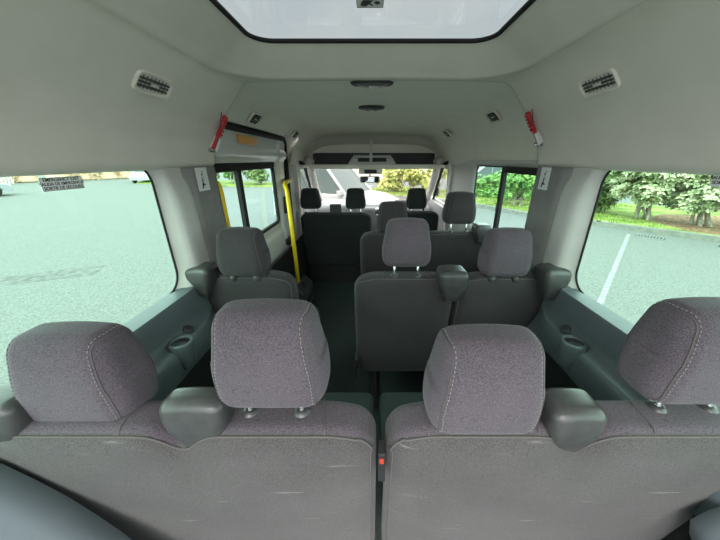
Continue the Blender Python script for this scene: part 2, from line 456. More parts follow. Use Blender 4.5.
# hatch
b = bmesh.new(); prism(b, rrect(HC[0], HC[1], HC[2]+.015, HC[3]+.015, .09), HZ+.004, HZ+.009, 'z')
hp = build('window_3', b, M['glass_hatch'])
tag(hp, 'smoked glass roof hatch above the rear seats', 'window', kind='structure')
build('hatch_gasket', rim([(x, y, HZ+.003) for x, y in rrect(HC[0], HC[1], HC[2]-.002, HC[3]-.002, .085, 8)], .0085), M['rubber'], hp, smooth=True)
b = bmesh.new()
ra, rc = rrect(HC[0], HC[1], HC[2]-.004, HC[3]-.004, .09), rrect(HC[0], HC[1], HC[2]+.13, HC[3]+.13, .2)
va, vc = [b.verts.new((*p, HZ+.006)) for p in ra], [b.verts.new((*p, 1.935)) for p in rc]
for k in range(len(va)): b.faces.new([va[k-1], va[k], vc[k], vc[k-1]])
build('hatch_collar', b, M['charcoal'], hp)

# ---- right wall beside the second row, window 4
VC = ((1.665+2.67)/2, (.95+1.452)/2, (2.67-1.665)/2, (1.452-.95)/2, .05)
def vhole(y, z): return sd_rr(y, z, *VC)
def wX2(y, z):
    bse = .895+.006*sm((z-1)/.5)
    s = vhole(y, z)
    if s < .03: bse = bse+(.928-bse)*(1-sm(max(0, s)/.03))
    return bse
b = sheet(lin(1.60, 3.42, 110), lin(.62, 1.50, 56), lambda y, z: Vector((wX2(y, z), y, z)), vhole, (1, 2), lambda c: Vector((.928, c.y, c.z)), flip=True)
wr = build('wall_right_front', b, M['pillar'], smooth=True)
tag(wr, 'pale grey right wall with a sliding window beside the second row', 'wall', kind='structure')
b = sheet(lin(1.64, 3.5, 70), lin(-.35, 1.98, 60), lambda y, z: Vector(((.932-.05*sm((z-1.45)/.5)), y, z)), lambda y, z: vhole(y, z)-.012, (1, 2))
build('outer_skin', b, M['white_paint'], wr, smooth=True)
b = bmesh.new(); prism(b, rrect(VC[0], VC[1], VC[2]+.01, VC[3]+.01, .05), .929, .933, 'x')
p4 = build('window_4', b, M['glass_door'])
tag(p4, 'tinted sliding window on the right beside the second row', 'window', kind='structure')
b = rim([(.926, y, z) for y, z in rrect(VC[0], VC[1], VC[2]+.002, VC[3]+.002, .05, 6)], .006)
box(b, (.922, 2.11, VC[1]), (.012, .022, VC[3]))                  # sliding sash upright
box(b, (.922, 1.89, 1.437), (.014, .225, .020))                     # heavier rail above the rear pane
build('window_frame', b, M['rubber'], p4)
b = bmesh.new(); box(b, (.908, 2.11, 1.17), (.006, .010, .03)); build('latch', b, M['dark'], p4)

# ---- left wall around the sliding door opening
DC = ((1.60+3.11)/2, (-.3+1.695)/2, (3.11-1.60)/2, (1.695+.3)/2, .17)
def dhole(y, z): return sd_rr(y, z, *DC)
def lx(z): return interp(z, [(0, .925), (1.45, .922), (1.60, .910), (1.685, .884), (1.765, .832), (1.80, .808)])
b = sheet(lin(1.58, 3.45, 110), lin(0.02, 1.80, 108), lambda y, z: Vector((-lx(z)*(1-.03*sm((y-2.5)/1.1)*sm((z-1.45)/.3)), y, z)), dhole, (1, 2))
wl = build('wall_left_front', b, M['pillar'], smooth=True)
tag(wl, 'grey left wall framing the sliding door opening', 'wall', kind='structure')
pts = [(y, z) for y, z in rrect(DC[0], DC[1], DC[2]-.004, DC[3]-.004, .17, 10)]
build('door_seal', rim([(-lx(z)+.002, y, z) for y, z in pts], .024), M['rubber'], wl, smooth=True)
# sliding door
LC = ((1.60+2.76)/2, (.93+1.452)/2, (2.76-1.60)/2, (1.452-.93)/2, .05)
def lhole(y, z): return sd_rr(y, z, *LC)
def dx(y, z):
    x = interp(z, [(-.3, .965), (.9, .96), (1.45, .946), (1.6, .926), (1.76, .895)])
    x -= .022*sm((z-1.50)/.02)*sm((1.58-z)/.02)                       # pressed ridge above the window
    x -= .02*sm((y-2.84)/.03)*sm((3.06-y)/.03)                        # pressed post ahead of the window
    x -= .018*sm((z-.35)/.03)*sm((.86-z)/.05)*sm((2.95-y)/.05)
    return x
b = sheet(lin(1.56, 3.16, 120), lin(-.3, 1.76, 130), lambda y, z: Vector((-dx(y, z), y, z)), lhole, (1, 2))
dr = build('door_1', b, M['white_paint'], smooth=True)
tag(dr, 'white painted sliding side door on the left', 'door', kind='structure')
so = dr.modifiers.new('t', 'SOLIDIFY'); so.thickness = .012; so.offset = 1
b = bmesh.new(); prism(b, rrect(LC[0], LC[1], LC[2]+.01, LC[3]+.01, .05), -.953, -.949, 'x')
build('window_pane', b, M['glass_door'], dr)
b = rim([(-.944, y, z) for y, z in rrect(LC[0], LC[1], LC[2]-.006, LC[3]-.006, .05, 6)], .018)
box(b, (-.938, 2.02, LC[1]), (.014, .026, LC[3]))
box(b, (-.935, 2.18, 1.462), (.014, .57, .020))
build('window_frame', b, M['rubber'], dr)
b = bmesh.new(); bbox(b, (-.905, 2.95, 1.07), (.03, .045, .085), .008); build('lock_cover', b, M['dark'], dr, auto=40)
b = bmesh.new(); bbox(b, (-.905, 2.90, .70), (.022, .07, .035), .01); tube(b, [(-.885, 2.84, .72), (-.87, 2.88, .74), (-.87, 2.94, .72)], .012); build('door_handle', b, M['dark'], dr, auto=40)
b = bmesh.new(); bbox(b, (-.892, 2.16, 1.628), (.012, .15, .028), .008); build('orange_reflection', b, M['painted_reflection'], dr, auto=40)  # no lamp: a blurred orange reflection painted as a coloured block
b = sheet(lin(1.6, 3.5, 20), lin(1.70, 1.99, 10), lambda y, z: Vector((-(.935-.09*sm((z-1.3)/.7)), y, z)))
build('outer_skin', b, M['white_paint'], wl, smooth=True)

# ---- cab: front walls, pillars, header, windscreen
for sgn, side in ((-1, 'left'), (1, 'right')):
    b = bmesh.new()
    box(b, (sgn*.915, 4.05, .40), (.03, .72, .53))
    fw = build('wall_'+side+'_cab', b, M['dash'])
    tag(fw, f'{side} cab door panel below the window', 'door panel', kind='structure')
    b = bmesh.new()
    box(b, (sgn*.905, 3.43, 1.1), (.03, .05, .62))
    build('door_post', b, M['pillar'], fw)
    b = bmesh.new()
    tube(b, [(sgn*.80, 3.66, 1.50), (sgn*.83, 3.95, 1.36), (sgn*.865, 4.35, 1.10), (sgn*.88, 4.70, .90)], [.055, .05, .05, .055], 10)
    build('pillar_trim', b, M['pillar'], fw, smooth=True)
    b = bmesh.new()
    tube(b, [(sgn*.865, 3.50, 1.475), (sgn*.87, 3.72, 1.45), (sgn*.895, 4.0, 1.27), (sgn*.915, 4.38, .95)], .02, 8)
    tube(b, [(sgn*.885, 3.49, 1.46), (sgn*.895, 3.49, .93)], .016, 8)
    build('door_seal', b, M['rubber'], fw, smooth=True)
    b = bmesh.new()
    box(b, (sgn*.90, 3.54, 1.455), (.03, .14, .06)); box(b, (sgn*.955, 4.0, .3), (.012, .75, .65)) 
    build('outer_skin', b, M['white_paint'], fw)
    b = bmesh.new(); prism(b, [(3.48, .92), (4.55, .92), (4.3, 1.12), (3.75, 1.46), (3.48, 1.47)], sgn*.925, sgn*.929, 'x')
    wp = build('window_5' if sgn < 0 else 'window_6', b, M['glass_clear'])
    tag(wp, f'{side} cab door window', 'window', kind='structure')
    b = bmesh.new(); bbox(b, (sgn*.95-sgn*.02, 4.22, 1.07), (.012, .05, .06), .01)
    build('mirror_mount', b, M['dark'], wp, auto=40)
b = bmesh.new()
vs = [(-.82, 3.93, 1.47), (.82, 3.93, 1.47), (.90, 4.86, .88), (-.90, 4.86, .88)]
A = [b.verts.new(v) for v in vs]; B = [b.verts.new((v[0], v[1]+.004, v[2]+.003)) for v in vs]
b.faces.new(A); b.faces.new(B[::-1])
for i in range(4): b.faces.new([A[i], B[i], B[(i+1) % 4], A[(i+1) % 4]])
tag(build('window_7', b, M['glass_clear']), 'clear raked windscreen ahead of the cab', 'window', kind='structure')
# header with open shelf
sh = thing('overhead_shelf', 'dark open storage shelf above the windscreen with beige lip', 'shelf', (0, 3.58, 1.395))
def sp(name, m, fn, auto=None):
    b = bmesh.new(); fn(b)
    for v in b.verts: v.co -= Vector((0, 3.58, 1.44))
    return build(name, b, m, sh, auto=auto)
def f(b):
    bbox(b, (0, 3.79, 1.475), (.87, .19, .018), .012)
    bbox(b, (0, 3.60, 1.470), (.79, .018, .026), .012)
sp('shelf_floor', M['headliner_front'], f, 40)
sp('shelf_back', M['headliner_front'], lambda b: box(b, (0, 3.965, 1.66), (.86, .012, .22)))
sp('shelf_mat', M['charcoal'], lambda b: (box(b, (0, 3.80, 1.497), (.76, .15, .004)), bbox(b, (0, 3.935, 1.56), (.78, .014, .07), .008)))
def f(b):
    tube(b, [(-.30, 3.62, 1.497), (-.235, 3.62, 1.585), (.195, 3.62, 1.585), (.255, 3.62, 1.497)], .016, 8)
    box(b, (-.02, 3.63, 1.51), (.27, .03, .014))
    box(b, (-.235, 3.66, 1.53), (.04, .05, .035)); box(b, (.195, 3.66, 1.53), (.04, .05, .035))
sp('console_frame', M['pillar'], f)
sp('console_post', M['pillar'], lambda b: box(b, (-.035, 3.60, 1.63), (.016, .014, .135)))
for sx in (-1, 1):
    sp('shelf_hook', M['dark'], lambda b: bbox(b, (sx*.70, 3.62, 1.58), (.03, .02, .035), .008), 40)
ml = thing('map_lamp', 'small beige overhead lamp housing with a dark window above the mirror', 'lamp', (-.04, 3.62, 1.411))
b = bmesh.new(); bbox(b, (0, 0, -.035), (.145, .05, .035), .02, 3); build('housing', b, M['headliner_front'], ml, auto=40)
b = bmesh.new(); bbox(b, (0, -.048, -.04), (.075, .008, .022), .006); build('lens', b, M['dark'], ml, auto=40)
rv = thing('rear_view_mirror', 'rear view mirror hanging in the windscreen below the overhead lamp', 'mirror', (-.05, 4.0, 1.42))
b = bmesh.new(); tube(b, [(0, .06, .0), (0, .03, -.10), (0, .01, -.16)], .012); build('stalk', b, M['dark'], rv)
b = bmesh.new(); bbox(b, (0, 0, -.165), (.135, .02, .042), .015, 3); build('housing', b, M['dark'], rv, auto=40)
b = bmesh.new(); bbox(b, (0, -.019, -.165), (.122, .003, .034), .002, 1); build('mirror_glass', b, M['mirror'], rv)

# dashboard + wheel
da = thing('dashboard', 'pale grey dashboard below the windscreen', 'dashboard', (0, 4.3, 0))
def ddef(v):
    v.z += .02*math.cos(v.x*2.2); v.y += .05*(v.x*1.1)**2*.3
    return v
b = bmesh.new(); rbox(b, (.86, .34, .21), .06, (14, 4, 3), 3, ddef, (0, .22, .66)); build('dash_top', b, M['dash'], da, smooth=True)
b = bmesh.new(); rbox(b, (.20, .10, .28), .04, (4, 2, 4), 3, None, (-.04, -.10, .58)); build('centre_stack', b, M['dash'], da, smooth=True)
b = bmesh.new(); rbox(b, (.20, .08, .05), .03, (4, 2, 2), 3, None, (.52, .02, .89)); build('instrument_hood', b, M['charcoal'], da, smooth=True)
b = bmesh.new(); bbox(b, (-.28, -.10, .90), (.13, .04, .022), .012); build('dash_tray', b, M['charcoal'], da, auto=40)
b = bmesh.new(); tube(b, [(.06, -.22, .60), (.06, -.25, .74), (.05, -.25, .80)], .014); rbox(b, (.03, .03, .04), .015, (2, 2, 2), 2, None, (.05, -.25, .82)); build('gear_lever', b, M['chrome'], da, smooth=True)
b = bmesh.new(); box(b, (0, .4, .25), (.85, .25, .25)); build('bulkhead', b, M['carpet'], da)
st = thing('steering_wheel', 'black steering wheel in front of the driver seat', 'steering wheel', (.52, 4.02, .80), (math.radians(-58), 0, 0))
b = bmesh.new(); tube(b, [(.19*math.cos(a), .19*math.sin(a), 0) for a in lin(0, 2*PI, 40)[:-1]], .015, 8, closed=True); build('rim', b, M['wheelgrey'], st, smooth=True)
b = bmesh.new(); lathe(b, [(0, .03), (.05, .025), (.065, 0), (.05, -.05), (.04, -.2)], 20); build('hub', b, M['wheelgrey'], st, smooth=True)
for a in (0, PI, -PI/2):
    b = bmesh.new(); tube(b, [(.05*math.cos(a), .05*math.sin(a), 0), (.185*math.cos(a), .185*math.sin(a), 0)], .012, 6); build('spoke', b, M['wheelgrey'], st, smooth=True)

# =================================================================== SEATS
HR = (.119, .056, .117)
HRR = .036
def hr_def(v):
    t = (v.z+HR[2])/(2*HR[2])
    k = 1-.16*sm((t-.25)/.75) - .03*sm((.25-t)/.25)
    k *= 1-.12*sm((-v.y+.0)/.075)                  # rear face narrower than the front
    v.x *= k
    v.y *= 1-.16*sm((t-.5)/.5)
    v.y += -.012*math.sin(PI*t)*(-1 if v.y > 0 else 1)*.8
    v.z += -.012*(v.x/HR[0])**2*(1 if v.z > 0 else -.3)
    return v
def hr_loop(xs, n=64):
    # loop around the rounded y-z profile at x = xs, on the outer skin
    i_ = max(0, abs(xs)-(HR[0]-HRR)); i_ = HRR-math.sqrt(max(0, HRR*HRR-i_*i_)); r = HRR-i_; pts = []
    for y, z in rrect(0, 0, HR[1]-i_+.0006, HR[2]-i_+.0006, r, 10):
        # densify the long sides
        pts.append((y, z))
    out = []
    for (a, b_), (c, d) in zip(pts, pts[1:]+pts[:1]):
        L = math.hypot(c-a, d-b_); k = max(1, int(L/.0042))
        for i in range(k): out.append(hr_def(Vector((xs, a+(c-a)*i/k, b_+(d-b_)*i/k))))
    return out
_bm = bmesh.new(); rbox(_bm, HR, HRR, (12, 6, 12), 6, hr_def)
_t = build('headrest_mesh', _bm, M['fab'], smooth=True); HEAD_ME = _t.data; bpy.data.objects.remove(_t)
SEAM_ME, STITCH_ME = {}, {}
XS = HR[0]-.012
for s in (-1, 1):
    _bm = bmesh.new()
    tube(_bm, hr_loop(s*XS), .0015, 6, closed=True)
    _t = build('seam_mesh', _bm, M['piping'], smooth=True); SEAM_ME[s] = _t.data; bpy.data.objects.remove(_t)
    _bm = bmesh.new()
    lp = hr_loop(s*(XS-.0045)); c = Vector((s*XS, 0, 0))
    for i in range(0, len(lp)-1, 2):
        a, d = lp[i], lp[i+1]
        o1 = (a-c); o1.x = 0; o1.normalize()
        tube(_bm, [a+o1*.0004, d+o1*.0004], .0008, 5)
    _t = build('stitch_mesh', _bm, M['thread']); STITCH_ME[s] = _t.data; bpy.data.objects.remove(_t)
_bm = bmesh.new(); tube(_bm, [(0, 0, -.13), (0, 0, .10)], .0065, 12)
_t = build('post_mesh', _bm, M['chrome'], smooth=True); POST_ME = _t.data; bpy.data.objects.remove(_t)
_bm = bmesh.new(); lathe(_bm, [(.007, .010), (.013, .010), (.015, .006), (.019, .003), (.021, -.004), (.02, -.02)], 20)
_t = build('collar_mesh', _bm, M['armrest'], smooth=True); COLLAR_ME = _t.data; bpy.data.objects.remove(_t)
def inst(name, me, parent, loc=(0, 0, 0), rot=(0, 0, 0), mt=None):
    o = bpy.data.objects.new(name, me); COL.objects.link(o); o.parent = parent
    o.location = loc; o.rotation_euler = rot
    if mt is not None:
        me.materials  # shared mesh, own material slot on the object
        o.material_slots[0].link = 'OBJECT'; o.material_slots[0].material = mt
    return o

def seat_unit(name, label, cat, x0, x1, y, parts, arms, group=None, top=.965, bot=.285, th=.06, lean=.16, fab='fabshade', headfab='fab', stitch=False, cushion=True, base='legs', cross=True, clen=.50):
    """y = rear top edge of the backs; parts = [(bx0, bx1, notches, [(head_x, head_zc, head_y)])] each one padded back"""
    xc = (x0+x1)/2
    root = thing(name, label, cat, (xc, y, 0), group=group)
    for (bx0, bx1, notch, heads) in parts:
        hw = (bx1-bx0)/2; cx = (bx0+bx1)/2-xc; hz = (top-bot)/2; zc = (top+bot)/2; r = .045
        nl = [n-(bx0+bx1)/2 for n in notch]
        def df(v, hw=hw, nl=nl, hz=hz):
            t = (v.z+hz)/(2*hz)
            k = sm((t-.72)/.28)
            d = 0
            for n in nl: d += .048*math.exp(-((v.x-n)/.042)**2)
            e = (hw-abs(v.x))/.13
            d += .040*(1-max(0, min(1, e)))**2.2
            cr = 1-min(1, abs(v.x)/hw)
            v.z -= d*k
            if v.y < 0: v.y -= .012*sm(cr*2.5)*math.sin(PI*min(1, max(0, t*.9+.05)))
            else: v.y += .012*math.exp(-0)*k
            v.y *= 1-.12*k
            v.y += (hz-v.z)*lean+th
            return v
        b = bmesh.new(); rbox(b, (hw, th, hz), r, (40 if hw > .3 else 24, 3, 18), 5, df)
        back = build('backrest', b, [M[fab], M[headfab]] if stitch else M[fab], root, smooth=True); back.location = (cx, 0, zc)
        if stitch:                                   # rear panel in one cloth, top and front covers in the other
            for pl in back.data.polygons: pl.material_index = 0 if pl.normal.y < -.68 or abs(pl.normal.x) > .8 else 1
        # piping along the rear upper edge and down both sides
        a = r*(1-.7071)
        path = []
        for z in lin(-hz+.05, hz-r, 24): path.append((-hw+a, -th+a, z))
        for ang in lin(0, 90, 6)[1:-1]:
            path.append((-hw+r-r*math.cos(math.radians(ang))*.82-.0, -th+a*1.1, hz-r+r*math.sin(math.radians(ang))*.82))
        for x in lin(-hw+r, hw-r, 60): path.append((x, -th+a, hz-a))
        for ang in lin(90, 0, 6)[1:-1]:
            path.append((hw-r+r*math.cos(math.radians(ang))*.82, -th+a*1.1, hz-r+r*math.sin(math.radians(ang))*.82))
        for z in lin(hz-r, -hz+.05, 24): path.append((hw-a, -th+a, z))
        b = bmesh.new(); tube(b, [df(Vector(p)) for p in path], .0026, 6)
        build('piping', b, M['piping'], back, smooth=True)
        if cross:
            for hx, hzc, hy in heads:
                for s in (-1, 1):
                    b = bmesh.new()
                    x = hx-(bx0+bx1)/2+s*.115
                    if abs(x) < hw-.03:
                        ln = [(x-s*.012*i/7, yy, hz) for i, yy in enumerate(lin(-th+r*.6, th-r*.4, 7))]
                        tube(b, [df(Vector(p)) for p in [(x, -th+a, hz-a)]+ln], .0013, 5)
                        build('cover_seam', b, M['piping'], back, smooth=True)
                    else: b.free()
        for hx, hzc, hy in heads:
            h = inst('headrest', HEAD_ME, root, (hx-xc, hy-y, hzc), (0, 0, 0), M[headfab])
            for s in (-1, 1):
                inst('seam', SEAM_ME[s], h)
                if stitch: inst('stitching', STITCH_ME[s], h)
            for s in (-1, 1):
                p = inst('post', POST_ME, h, (s*.058, -.022, -HR[2]-.02))
                zt = top-.004
                cdz = zt-hzc; 
                inst('collar', COLLAR_ME, root, (hx-xc+s*.058, hy-y-.022, zt+.001))
    for (ax0, ax1, az, ay, adep, ah) in arms:
        hw = (ax1-ax0)/2
        def da_(v, hw=hw, ah=ah):
            t = (v.z+ah)/(2*ah)
            v.x *= .50+.50*sm(t/.75)
            v.y += .018*sm(1-t)*(1 if v.y < 0 else 0) - .012*math.sin(PI*t)*(1 if v.y < 0 else 0)
            v.z -= .006*(v.x/hw)**2
            return v
        b = bmesh.new(); rbox(b, (hw, adep/2, ah), min(.022, hw*.5), (4, 4, 5), 4, da_)
        o = build('armrest', b, M['armrest'], root, smooth=True); o.location = ((ax0+ax1)/2-xc, ay-y, az-ah)
    yb = (top-bot)*lean+.02
    if cushion:
        b = bmesh.new()
        n = len(heads) if len(parts) == 1 else len(parts)
        w = (x1-x0)
        segs = max(1, round(w/.46))
        for i in range(segs):
            rbox(b, (w/segs/2-.003, clen/2, .075), .035, (6, 8, 2), 3, None, (-w/2+w/segs*(i+.5), yb+clen/2+.03, .385))
        build('cushion', b, M['cushion'], root, smooth=True)
    if base == 'legs':
        b = bmesh.new()
        box(b, (0, yb+.06, .29), ((x1-x0)/2-.04, .02, .02)); box(b, (0, yb+clen-.04, .29), ((x1-x0)/2-.04, .02, .02)); box(b, (-(x1-x0)/2+.06, yb+clen/2+.01, .29), (.02, clen/2-.05, .02)); box(b, ((x1-x0)/2-.06, yb+clen/2+.01, .29), (.02, clen/2-.05, .02))
        bmesh.ops.remove_doubles(b, verts=b.verts, dist=.0001)
        build('seat_frame', b, M['dark'], root)
        for s in (-1, 1):
            xx = s*((x1-x0)/2-.10)
            b = bmesh.new()
            tube(b, [(xx, yb+.02, .30), (xx, yb+.0, .03)], .020, 8); tube(b, [(xx, yb+clen-.06, .30), (xx, yb+clen-.02, .03)], .020, 8)
            box(b, (xx, yb+clen/2, .015), (.028, clen/2+.04, .015))
            build('leg', b, M['dark'], root)
    else:
        b = bmesh.new(); box(b, (0, yb+.24, .16), ((x1-x0)/2-.03, .22, .16)); build('seat_base', b, M['carpet'], root)
    return root

# rear pair of benches (nearest)
rearbench = seat_unit('bench_seat', 'grey woven double bench seat of the rearmost row, left of the centre gap', 'bench seat', -.875, -.012, .398,
          [(-.875, -.012, [-.43], [(-.668, 1.056, .503), (-.237, 1.118, .492)])],
          [(-.458, -.325, 1.050, .448, .060, .085), (-.885, -.752, 1.045, .455, .08, .08)],
          top=.975, fab='fabback', stitch=True, group='double benches of the rearmost row')
seat_unit('bench_seat', 'grey woven double bench seat of the rearmost row, right of the centre gap', 'bench seat', .010, .872, .398,
          [(.010, .872, [.415], [(.213, 1.072, .467), (.686, 1.116, .503)])],
          [(.343, .457, 1.036, .450, .080, .075)],
          top=.975, fab='fabback', stitch=True, group='double benches of the rearmost row')
# third row
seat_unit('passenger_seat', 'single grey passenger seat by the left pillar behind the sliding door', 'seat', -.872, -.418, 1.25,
          [(-.872, -.418, [], [(-.648, 1.088, 1.295)])], [(-.905, -.79, 1.03, 1.27, .12, .08)], top=.972, fab='fabshade', headfab='fabshade')
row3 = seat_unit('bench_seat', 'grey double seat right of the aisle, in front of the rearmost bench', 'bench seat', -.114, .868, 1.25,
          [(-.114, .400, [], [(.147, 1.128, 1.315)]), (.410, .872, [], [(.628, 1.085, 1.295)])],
          [(.300, .436, 1.015, 1.265, .12, .085), (.782, .905, 1.03, 1.25, .12, .085)], top=.965, fab='fabshade')
b = bmesh.new(); bbox(b, (-.485, .10, .40), (.014, .045, .035), .010); tube(b, [(-.490, .09, .42), (-.497, .07, .36), (-.497, .05, .30)], .010, 8)
build('recline_lever', b, M['dark'], row3, auto=40)
# second row
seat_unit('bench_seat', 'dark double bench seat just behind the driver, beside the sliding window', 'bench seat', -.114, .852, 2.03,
          [(-.114, .852, [.36], [(.132, 1.10, 2.10), (.628, 1.17, 2.10)])], [(.735, .855, 1.06, 2.06, .11, .075)], top=.995, fab='fabshade', headfab='fabshade')
# cab
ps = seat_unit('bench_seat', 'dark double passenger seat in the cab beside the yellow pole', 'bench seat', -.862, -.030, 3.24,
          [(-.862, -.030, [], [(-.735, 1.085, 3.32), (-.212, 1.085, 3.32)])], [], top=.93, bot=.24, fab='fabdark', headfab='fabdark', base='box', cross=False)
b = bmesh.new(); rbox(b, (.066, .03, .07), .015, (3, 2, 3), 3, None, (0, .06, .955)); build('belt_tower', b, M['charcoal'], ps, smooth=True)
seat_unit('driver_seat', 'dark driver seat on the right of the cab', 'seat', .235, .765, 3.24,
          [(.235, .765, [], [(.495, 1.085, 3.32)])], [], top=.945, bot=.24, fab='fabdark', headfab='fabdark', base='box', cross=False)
# belt buckle in the gap between the rear benches
b = bmesh.new(); bbox(b, (.4425, .032, .87), (.008, .018, .045), .003); bk = build('belt_buckle', b, M['dark'], rearbench)
b = bmesh.new(); bbox(b, (.4425, .015, .895), (.005, .004, .007), .002); bk = build('release_button', b, M['red_orange'], bk); bk['label'] = 'red release button'

# =================================================================== FITTINGS
def frame_on(P, p, sgn):
    """matrix at a headliner point: local x along the van, y up the slope, z into the cabin"""
    best = min(range(len(P)-1), key=lambda i: (Vector(P[i])-Vector((p[0], p[2]))).length)
    i = max(2, min(len(P)-3, best))
    a, c = Vector(P[i-2]), Vector(P[i+2])
    t = (c-a).normalized()
    up = Vector((t.x, 0, t.y))
    if up.z < 0: up = -up
    pos = Vector((P[i][0], p[1], P[i][1])) if P is DA else Pfront(i, p[1])
    fx = Vector((0, 1, 0)); n = fx.cross(up)
    if n.x*(-sgn) < 0: fx = -fx; n = fx.cross(up)
    m = Matrix((fx, up, n)).transposed().to_4x4(); m.translation = pos+n*(.0 if P is DA else .013)
    return m
def air_vent(label, p, sgn, w, h, P, group, pos=None):
    mw = frame_on(P, p, sgn)
    root = thing('air_vent', label, 'air vent', group=group); root.matrix_world = mw
    if pos: root.location = pos
    # frame ring
    b = bmesh.new()
    o = rrect(0, 0, w, h, h*.55, 6); i_ = rrect(0, 0, w-.009, h-.008, h*.45, 6)
    n = len(o)
    lev = [(o, -.006), (o, .005), ([(x*.985, y*.97) for x, y in o], .009), (i_, .007), (i_, -.004)]
    rings = [[b.verts.new((x, y, z)) for x, y in q] for q, z in lev]
    for A, B in zip(rings, rings[1:]):
        for k in range(n): b.faces.new([A[k], A[(k+1) % n], B[(k+1) % n], B[k]])
    build('vent_frame', b, M['headliner'], root, auto=50)
    b = bmesh.new(); q = rrect(0, 0, w-.008, h-.007, h*.45, 6); b.faces.new([b.verts.new((x, y, -.003)) for x, y in q]); build('vent_duct', b, M['vent_dark'], root)
    b = bmesh.new()
    for k in range(1, 4):
        box(b, (0, -h+.010+(2*h-.02)*k/4, .001), (w-.014, .0022, .004), Matrix.Rotation(.5, 3, 'X'))
    for k in range(1, 8):
        box(b, (-w+.014+(2*w-.028)*k/8, 0, -.001), (.0012, h-.012, .002))
    build('vent_slats', b, M['vent_slat'], root)
    b = bmesh.new(); bbox(b, (0, 0, .006), (.016, .004, .004), .0015, 1); build('vent_knob', b, M['silver'], root)
    return root
air_vent('oval air vent in the left headliner panel above the large window', (-.750, 1.09, 1.735), -1, .082, .034, DA, 'headliner vents')
air_vent('oval air vent in the right headliner panel above the large window', (.738, 1.108, 1.742), 1, .082, .034, DA, 'headliner vents')
air_vent('small vent in the front headliner above the sliding door, just ahead of the left hammer', (-.817, 2.11, 1.761), -1, .082, .042, DB, 'headliner vents')
air_vent('small vent above the left sliding door, the farther one toward the cab', (-.811, 3.0, 1.769), -1, .075, .042, DB, 'headliner vents')
air_vent('small vent on the right side ahead of the right hammer', (.79, 2.115, 1.785), 1, .082, .042, DB, 'headliner vents')
air_vent('small vent on the right side, the farther one toward the cab', (.779, 3.09, 1.794), 1, .075, .042, DB, 'headliner vents')

def hammer(label, top, botm, sgn):
    t, bt = Vector(top), Vector(botm)
    ax = (t-bt).normalized(); n = Vector((-sgn, 0, -.35)).normalized()
    n = (n-ax*n.dot(ax)).normalized(); sx = ax.cross(n)
    m = Matrix((sx, ax, n)).transposed().to_4x4(); m.translation = (t+bt)/2+n*.013
    root = thing('emergency_hammer', label, 'emergency hammer', group='emergency hammers'); root.matrix_world = m
    L = (t-bt).length/2
    b = bmesh.new(); bbox(b, (0, L*.42, 0), (.0135, L*.58, .009), .005, 2)
    for k in range(5): box(b, (0, L*(.02+.2*k), .011), (.010, .005, .003))
    build('handle', b, M['red'], root, auto=40)
    b = bmesh.new(); bbox(b, (0, -L*.50, -.002), (.009, L*.38, .007), .003); build('shaft', b, M['red'], root, auto=40)
    b = bmesh.new(); tube(b, [(-.04, -L*.93, 0), (-.028, -L*.93, 0), (.028, -L*.93, 0), (.04, -L*.93, 0)], [.003, .011, .011, .003], 10); build('hammer_head', b, M['chrome'], root, auto=40)
    b = bmesh.new(); box(b, (.0, -L*.55, -.010), (.012, L*.42, .003)); bbox(b, (.02, -L*.62, .0), (.005, .035, .014), .003); build('bracket', b, M['silver'], root, auto=40)
    b = bmesh.new(); tube(b, [(sgn*.012, L*.1, 0), (sgn*.035, L*.35, .012), (sgn*.045, L*.8, .004), (sgn*.043, L*1.1, -.004)], .0016, 6); build('wire', b, M['dark'], root)
    return root
hammer('red emergency hammer clipped to the left headliner edge by the sliding door', (-.766, 1.590, 1.711), (-.861, 1.575, 1.547), -1)
hammer('red emergency hammer clipped to the right headliner edge with a loose wire', (.752, 1.565, 1.727), (.848, 1.575, 1.578), 1)

def dome(label, loc, w, d):
    root = thing('dome_lamp', label, 'ceiling lamp', loc, group='ceiling lamps')
    b = bmesh.new(); lathe(b, [(1.0, .004), (1.0, -.004), (.94, -.012), (.80, -.014), (.80, -.006)], 32, Matrix.Diagonal((w, d, 1, 1))); build('bezel', b, M['charcoal'], root, smooth=True)
    b = bmesh.new(); lathe(b, [(.82, -.008), (.6, -.019), (.3, -.023), (0, -.024)], 32, Matrix.Diagonal((w, d, 1, 1))); build('lamp_lens', b, M['lens'], root, smooth=True)
    b = bmesh.new(); bbox(b, (0, -.2*d, -.024), (.016, .010, .004), .002, 1); build('switch', b, M['silver'], root)
dome('dark oval ceiling lamp just ahead of the roof hatch', (-.022, 1.70, 1.874), .112, .062)
dome('second dark oval ceiling lamp, farther toward the cab', (-.026, 2.40, 1.868), .098, .062)

# yellow rails
def grab(name, label, pts, r, feet):
    root = thing(name, label, 'grab rail', pts[0])
    o0 = Vector(pts[0])
    b = bmesh.new(); tube(b, [Vector(p)-o0 for p in pts], r, 12); build('rail', b, M['yellow'], root, smooth=True)
    for ft, ax in feet:
        b = bmesh.new(); mt = Matrix.Translation(Vector(ft)-o0) @ Vector((0, 0, 1)).rotation_difference(Vector(ax)).to_matrix().to_4x4()
        lathe(b, [(0, .012), (.022, .012), (.026, .004), (.026, -.006), (0, -.006)], 16, mt); build('flange', b, M['yellow'], root, auto=40)
def smooth_path(p, n=6):
    p = [Vector(q) for q in p]; out = [p[0]]
    for i in range(1, len(p)-1):
        a, c, d = p[i-1], p[i], p[i+1]
        s = c+(a-c).normalized()*min(.05, (a-c).length*.45); e = c+(d-c).normalized()*min(.05, (d-c).length*.45)
        for k in range(n+1):
            t = k/n; out.append(s*(1-t)**2+c*2*t*(1-t)+e*t*t)
    return out+[p[-1]]
